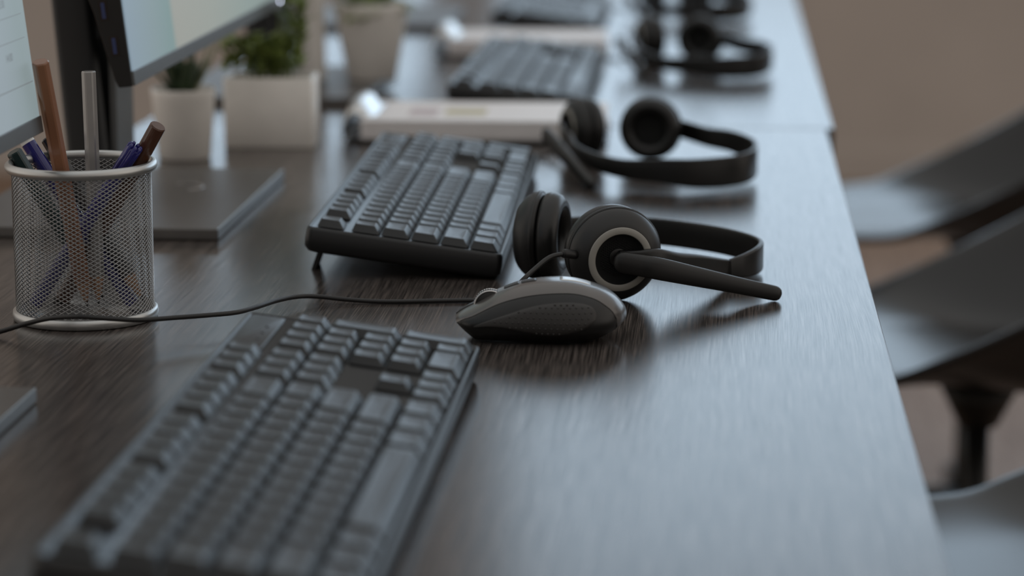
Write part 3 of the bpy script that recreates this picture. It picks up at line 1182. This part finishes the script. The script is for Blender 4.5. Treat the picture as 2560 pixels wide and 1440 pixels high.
def monitor(yc, label, stops, extras=None, pc=None):
    hw = HW
    t = thing('monitor', label, 'monitor', (MX - 0.10, yc, DZ))
    tl = radians(6.5)
    B = Matrix.Translation((MX, yc, DZ + 0.1150)) @ Matrix.Rotation(-tl, 4, 'Y')
    hh = 0.325
    # housing: profile in x (depth, back negative) and z
    prof = [(-0.0006, 0), (-0.0006, hh), (-.010, hh), (-.024, hh - .03), (-.040, hh - .12), (-.040, .13), (-.026, .075), (-.0195, .050), (-.0120, .006), (-.010, 0)]
    m = MB()
    m.loops([[(x, y, z) for x, z in prof] for y in (-hw, hw)], True, True, True, False)
    m.build('housing', 'mon_back', t, matrix=B, bevel=0.0008, seg=2)
    m = MB()
    m.box((-0.0008, -hw + .0003, 0.0003), (0.0012, hw - .0003, 0.0098))
    m.build('lower_bezel', 'mon_chin', t, matrix=B, bevel=0.0004)
    m = MB()
    m.box((-0.0008, -hw + .0022, 0.0099), (0.0006, hw - .0022, hh - .0022))
    sm = emit_mat('screen_picture', stops, 'Y')
    scn = m.build('screen', sm, t, matrix=B)
    MATS[scn.name] = MATS[t.name]
    for z in (0.0095 + 0.0180, 0.0095 + 0.0415):
        # USB ports in the near side
        xp = -0.0088 - (z - .0275) * .17
        m = MB()
        m.box((xp - .0028, -hw - .0003, z - .0066), (xp + .0028, -hw + .0010, z + .0066))
        u = m.build('usb_port', 'usb_shell', t, matrix=B)
        m = MB()
        m.box((xp - .0012, -hw - .0007, z - .0052), (xp + .0012, -hw + .0008, z + .0052))
        m.build('port_tongue', 'usb_blue', u, matrix=B)
    pc = yc if pc is None else pc
    # column behind, then the plate on the desk
    m = MB()
    L = []
    for (z, x0, x1, w) in ((0.008, -.088, -.055, .046), (.03, -.088, -.057, .044), (.20, -.101, -.071, .042), (.40, -.116, -.086, .040)):
        L.append([(MX + (x0 + x1) / 2 + x, pc + y, DZ + z) for x, y in rrect(x1 - x0, w * 2, .006, 4)])
    m.loops(L, True, True, True)
    m.build('stand_column', 'stand', t)
    m = MB()
    m.box((MX - .080, pc - .03, DZ + .24), (MX - .052, pc + .03, DZ + .30))
    m.build('tilt_hinge', 'stand', t)
    # open window in the column front: a lighter cable guide
    m = MB()
    m.box((MX - .0575, pc - .034, DZ + .012), (MX - .0530, pc + .020, DZ + .125))
    m.build('cable_guide', 'mon_chin', t)
    m = MB()
    y0, y1 = pc - .137, pc + .137
    px = PX - (.004 if yc < 1.3 else 0)
    m.box((px - .19, y0, DZ + .0002), (px, y1, DZ + .0085))
    pl = m.build('stand_base', 'mon_base', t, bevel=.0012, seg=2)
    if extras:
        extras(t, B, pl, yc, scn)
    index = None
    return t


def day_text(t, B, s, y, z, size, parent):
    cu = bpy.data.curves.new('txt', 'FONT')
    cu.body = s
    cu.size = size
    cu.align_x = 'CENTER'
    cu.align_y = 'CENTER'
    tmp = bpy.data.objects.new('txt', cu)
    COL.objects.link(tmp)
    dg = bpy.context.evaluated_depsgraph_get()
    me = bpy.data.meshes.new_from_object(tmp.evaluated_get(dg))
    bpy.data.objects.remove(tmp)
    # text x -> local Y, text y -> local z
    X = B @ Matrix.Translation((0.0008, y, z)) @ Matrix(((0, 0, 1, 0), (1, 0, 0, 0), (0, 1, 0, 0), (0, 0, 0, 1)))
    me.transform(MATS[t.name].inverted() @ X)
    me.materials.clear()
    me.materials.append(M['text_grey'])
    o = bpy.data.objects.new('screen_text', me)
    COL.objects.link(o)
    o.parent = parent


def near_extras(t, B, pl, yc, scn):
    hw = HW
    day_text(t, B, '14:00', hw - .046, .0475, .0062, scn)
    day_text(t, B, '13:30', hw - .047, .0770, .0062, scn)
    for z, y1 in ((.0300, .006), (.0555, .010), (.0690, .010)):
        m = MB()
        m.box((0.0007, -hw + .01, z), (.0009, hw - y1, z + (.0006 if z < .04 else .0004)))
        m.build('grid_line', 'line_grey', scn, matrix=B)


def plate_mark(t, B, pl, yc, scn):
    m = MB()
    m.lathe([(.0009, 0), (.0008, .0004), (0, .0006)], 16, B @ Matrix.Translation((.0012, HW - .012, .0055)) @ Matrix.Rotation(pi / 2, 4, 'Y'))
    m.build('bezel_dot', emit_mat('bezel_dot', [(-1, (.75, .82, 1.0)), (1, (.75, .82, 1.0))], strength=14), t)  # small glowing dot near the far end of the lower bezel
    c = at(462, 468, .0087)
    m = MB()
    pts = [(c.x + .0135 * cos(a), c.y + .0150 * sin(a), DZ + .0088) for a in [radians(-75 + 210 * i / 24) for i in range(25)]]
    m.tube(pts, .0011, 6)
    m.build('plate_arc', 'plate_arc', pl)  # pale grey arc raised on the stand plate


HW = .290
P2 = (at(545, 572, .0085).y + at(730, 422, .0085).y) / 2
M1_Y, M2_Y = CORNER1.y - HW, CORNER2.y + HW
MX = CORNER1.x
monitor(M1_Y, 'nearest monitor, with the times of a calendar on its pale screen', [(-.27, (.25, .30, .33)), (.12, (.27, .315, .35)), (.225, (.255, .305, .335)), (.27, (.22, .275, .285))], near_extras, at(100, 967, .0085).y - .137)
MX = CORNER2.x
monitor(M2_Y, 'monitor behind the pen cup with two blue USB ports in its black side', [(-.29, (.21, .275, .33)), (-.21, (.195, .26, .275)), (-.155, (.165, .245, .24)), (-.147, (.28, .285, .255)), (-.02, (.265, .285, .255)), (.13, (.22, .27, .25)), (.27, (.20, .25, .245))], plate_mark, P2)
monitor(M2_Y + .72, 'third monitor along the desks, its grey stand plate under the slim white vase', [(-.27, (.25, .27, .27)), (.27, (.25, .27, .27))], None, P2 + .722)
monitor(M2_Y + 1.44, 'farthest monitor, only its stand plate showing beyond the large tapered pot', [(-.27, (.2, .22, .24)), (.27, (.2, .22, .24))], None, P2 + 1.444)

# ------------------------------------------------------------------ plants
def leaf(m, base, tip, w, curl=0.0, n=6, thick=0.0):
    base, tip = Vector(base), Vector(tip)
    d = tip - base
    side = d.cross(Vector((0, 0, 1)))
    if side.length < 1e-6:
        side = Vector((1, 0, 0))
    side.normalize()
    up = side.cross(d).normalized()
    L = []
    for i in range(n + 1):
        q = i / n
        c = base + d * q + up * curl * sin(pi * q) * d.length
        ww = w * (sin(pi * min(1, .18 + .82 * q)) ** 0.8 if q < 1 else 0.02)
        th = max(thick, .0006) * (1 - .6 * q)
        L.append([c - side * ww, c - up * th, c + side * ww, c + up * th * .5])
    m.loops(L, True, True, True)


def pot_round():
    c = at(462, 394, 0)
    c = Vector((c.x, c.y, DZ))
    t = thing('potted_succulent', 'dark spiky succulent in a small tapered white pot beside the white planter', 'plant', c)
    C = Matrix.Translation(c)
    m = MB()
    m.lathe([(0, 0), (.0205, 0), (.0218, .0012), (.0262, .052), (.0268, .0575), (.0262, .0585), (.0248, .0580), (.0240, .050), (0, .050)], 48, C)
    m.build('pot', 'ceramic', t)
    m = MB()
    m.lathe([(.0242, .0500), (.02, .0525), (0, .0535)], 24, C)
    m.build('soil', 'soil', t)
    m = MB()
    rnd = random.Random(3)
    for i in range(13):
        a = i * 2.4
        r = .004 + .0010 * i
        ln = .036 + rnd.uniform(-.006, .012)
        el = radians(80 - 3.2 * i)
        leaf(m, c + Vector((r * cos(a) * .4, r * sin(a) * .4, .052)), c + Vector((cos(a) * ln * cos(el), sin(a) * ln * cos(el), .052 + ln * sin(el))), .0062, .05, 6, .003)
    m.build('leaves', 'leaf_dark', t)
    m = MB()
    leaf(m, c + Vector((.006, 0, .052)), c + Vector((.029, .008, .099)), .0056, -.03, 6, .003)
    leaf(m, c + Vector((.004, .004, .052)), c + Vector((.020, .012, .094)), .0050, -.03, 6, .003)
    p = m.build('leaves', 'leaf_pale', t)
    p['label'] = 'pale green leaves'


def planter(px0, px1, py, label, w_d, hgt, fol_h, seed):
    a, b_ = at(px0, py, 0), at(px1, py, 0)
    c = Vector(((a.x + b_.x) / 2, a.y + w_d / 2 + .012, DZ))
    w = (b_ - a).length
    t = thing('planter', label, 'planter', c, YAW * .6)
    R = MATS[t.name]
    m = MB()
    o, i_ = w / 2, w / 2 - .004
    L = []
    for (ins, z) in ((.0005, 0), (0, .001), (0, hgt - .001), (.0008, hgt), (.0035, hgt), (.0042, hgt - .001), (.0045, hgt - .012)):
        L.append([(x, y, z) for x, y in rrect(w - 2 * ins, w_d - 2 * ins, .003)])
    m.loops(L, True, True, True)
    m.build('box', 'ceramic', t, matrix=R)
    m = MB()
    m.box((-w / 2 + .005, -w_d / 2 + .005, hgt - .012), (w / 2 - .005, w_d / 2 - .005, hgt - .009))
    m.build('soil', 'soil', t, matrix=R)
    m = MB()
    rnd = random.Random(seed)
    for k in range(260):
        x = rnd.gauss(0, w * .26)
        y = rnd.gauss(0, w_d * .24)
        fh = fol_h * (.5 if x < .012 else 1.1)
        h = hgt + rnd.uniform(0, 1) ** .8 * fh
        a = rnd.uniform(0, 2 * pi)
        el = rnd.uniform(.1, 1.2)
        ln = rnd.uniform(.010, .020)
        if x < .012:
            el = min(el, .55)
        p = Vector((max(-w * .5, min(w * .34, x)), y, h))
        leaf(m, p, p + Vector((cos(a) * cos(el), sin(a) * cos(el), sin(el))) * ln, .0038, .12, 4)
    m.build('foliage', 'leaf_green', t, matrix=R)
    m = MB()
    for k in range(24):
        x, y = rnd.gauss(0, w * .14), rnd.gauss(0, w_d * .14)
        m.tube([(x, y, hgt - .009), (x * 1.3, y * 1.3, hgt + fol_h * .4), (x * 1.7, y * 1.7, hgt + fol_h * (.5 if x < .005 else .9))], .0008, 5)
    m.build('stems', 'leaf_green', t, matrix=R)
    return t


pot_round()
planter(552, 778, 374, 'rectangular white planter with a bushy green plant, beside the tapered white pot', .046, .060, .060, 8)


def vase_and_pot():
    # tapered white pot on the third plate, with its plant above
    z0 = .0086
    c = at(930, 196, z0)
    t = thing('potted_plant', 'leafy green plant in a large tapered white pot behind the white planter', 'plant', c)
    C = Matrix.Translation(c)
    m = MB()
    m.lathe([(0, 0), (.0240, 0), (.0250, .001), (.0380, .073), (.0388, .077), (.0376, .0775), (.0358, .0765), (.0345, .060), (0, .060)], 48, C)
    m.build('pot', 'ceramic', t)
    m = MB()
    m.lathe([(.0342, .060), (0, .063)], 24, C)
    m.build('soil', 'soil', t)
    m = MB()
    rnd = random.Random(5)
    for k in range(90):
        a = rnd.uniform(0, 2 * pi)
        r = rnd.uniform(0, .03)
        h = .062 + rnd.uniform(0, .022)
        p = c + Vector((r * cos(a), r * sin(a), h))
        leaf(m, p, p + Vector((cos(a) * .02, sin(a) * .02, rnd.uniform(-.006, .008))), .006, .1, 5)
    m.build('foliage', 'leaf_green', t)
    m = MB()
    for k in range(14):
        a = rnd.uniform(0, 2 * pi)
        m.tube([c + Vector((.006 * cos(a), .006 * sin(a), .061)), c + Vector((.012 * cos(a), .012 * sin(a), .072)), c + Vector((.022 * cos(a), .022 * sin(a), .084))], .0011, 5)
    m.build('stems', 'leaf_green', t)
    c = at(776, 200, z0)
    t = thing('vase', 'slim white vase standing between the planter and the tapered white pot', 'vase', c)
    C = Matrix.Translation(c)
    m = MB()
    m.lathe([(0, 0), (.0150, 0), (.0166, .003), (.0158, .03), (.0150, .075), (.0152, .095), (.0146, .097), (.0138, .095), (.0138, .05), (0, .05)], 40, C)
    m.build('body', 'ceramic', t)


vase_and_pot()

# ------------------------------------------------------------------ clipboards
def clipboard(px, py, w, d, label, charts, stack=0.017):
    c = at(px, py, 0)
    t = thing('clipboard', label, 'clipboard', c, 0.02)
    R = MATS[t.name]
    m = MB()
    m.box((0, 0, .0004), (w, d, .0034))
    m.build('board', 'board', t, matrix=R, bevel=.0008)
    m = MB()
    rnd = random.Random(2)
    z = .0035
    n = 10
    for i in range(n):
        dx, dy = rnd.uniform(-.0012, .0012), rnd.uniform(-.0012, .0012)
        m.box((.012 + dx, .003 + dy, z), (w - .003 + dx, d - .003 + dy, z + stack / n * .93))
        z += stack / n
    ps = m.build('paper_stack', 'paper', t, matrix=R)
    for (x0, y0, x1, y1, mt) in charts:
        m = MB()
        m.box((x0 * w, y0 * d, z - .0003), (x1 * w, y1 * d, z + .0002))
        m.build('printed_chart', mt, ps, matrix=R)
    # metal clip: a raised sprung hump with its lever
    m = MB()
    L = []
    for y in [d * .10 + d * .80 * i / 14 for i in range(15)]:
        q = abs((y / d - .5) / .4)
        hgt = .035 * (1 - .25 * q ** 4)
        L.append([(-.004, y, .0036), (-.0055, y, .012), (-.002, y, hgt * .85), (.005, y, hgt), (.012, y, hgt * .92), (.0185, y, hgt * .62), (.024, y, z + .0012), (.0232, y, z + .0003), (.0170, y, hgt * .56), (.011, y, hgt * .84), (.005, y, hgt * .92), (-.0005, y, hgt * .78), (-.0035, y, .012), (-.0022, y, .0036)])
    m.loops(L, True, True, True)
    m.build('clip', 'chrome', t, matrix=R)
    return t


clipboard(866, 360, .225, .140, 'clipboard with a thick paper stack and coloured charts, before the desk seam', [(.36, .30, .52, .60, 'ink_yellow'), (.22, .25, .33, .62, 'ink_mauve')])
clipboard(1092, 146, .190, .130, 'clipboard with papers past the desk seam, left of the third headset', [])

# ------------------------------------------------------------------ chairs
def chair(x, y, rz, label):
    t = thing('office_chair', label, 'chair', (x, y, 0), rz)
    R = MATS[t.name]
    prof = catmull([(-.205, .448), (-.195, .464), (-.12, .470), (-.06, .470), (.02, .462), (.12, .452), (.20, .456), (.265, .49), (.305, .56), (.335, .66), (.365, .78), (.375, .82)], 5)
    m = MB()
    L = []
    N = len(prof)
    for i, (px, pz) in enumerate(prof):
        u = i / (N - 1)
        wv = .225 * (.80 + .20 * min(1, u * 5)) * (1 - .12 * max(0, u - .75) / .25)
        rim = max(.012, .476 + .62 * max(0, px + .145) ** 1.15 - pz) * (1.0 if u < .5 else 0.5 + 0.5 * cos(pi * min(1.0, (u - .5) / .42)))
        wrap = .09 * (0.5 - 0.5 * cos(pi * max(0, min(1, (u - .38) / .5))))
        l = []
        for j in range(25):
            v = -1 + 2 * j / 24
            av = abs(v)
            l.append((px - wrap * av ** 3, v * wv * (1 + .05 * rim / .2), pz + rim * max(0, (av - .45) / .55) ** 2.0))
        L.append(l)
    m.loops(L, False, False, False)
    m.build('seat_shell', 'chair', t, matrix=R, solid=.010, subsurf=1)
    m = MB()
    m.tube([(0, 0, .06), (0, 0, .25), (0, 0, .4)], .0125, 24)
    m.tube([(0, 0, .06), (0, 0, .22)], .022, 24)
    m.tube([(0, 0, .395), (0, 0, .445)], [.02, .045], 24)
    m.build('pole', 'chair_leg', t, matrix=R)
    for k in range(5):
        a = 2 * pi * k / 5 + .3
        m = MB()
        m.tube([(.0 * cos(a), .0 * sin(a), .085), (.15 * cos(a), .15 * sin(a), .068), (.30 * cos(a), .30 * sin(a), .045)], [.022, .018, .014], 12)
        lg = m.build('leg', 'chair_leg', t, matrix=R)
        m = MB()
        cc = Vector((.295 * cos(a), .295 * sin(a), .026))
        m.lathe([(0, -.011), (.022, -.011), (.026, -.006), (.026, .006), (.022, .011), (0, .011)], 20, Matrix.Translation(cc) @ Matrix.Rotation(a, 4, 'Z') @ Matrix.Rotation(pi / 2, 4, 'X'))
        m.build('caster', 'chair_leg', lg, matrix=R)
    return t


chair(.335, 1.84, 0, 'dark shell chair nearest to the viewer, cut by the lower corner of the photo')
chair(.270, 2.63, 0, 'dark shell chair in the middle of the row, its black pole in view')
chair(.345, 3.44, 0, 'dark shell chair farthest along the row, before the brown wall')

# ------------------------------------------------------------------ repeats share a group
GROUPS = {'keyboard': 'black keyboards along the desks', 'headset': 'black headsets along the desks', 'monitor': 'monitors along the desks',
          'office_chair': 'shell chairs along the desks', 'pencil': 'pencils in the mesh cup', 'pen': 'blue pens in the mesh cup',
          'clipboard': 'clipboards with paper on the desks', 'desk': 'dark wood desks in a row'}
for o in bpy.data.objects:
    k = o.name.split('.')[0]
    if o.parent is None and k in GROUPS and 'label' in o:
        o['group'] = GROUPS[k]
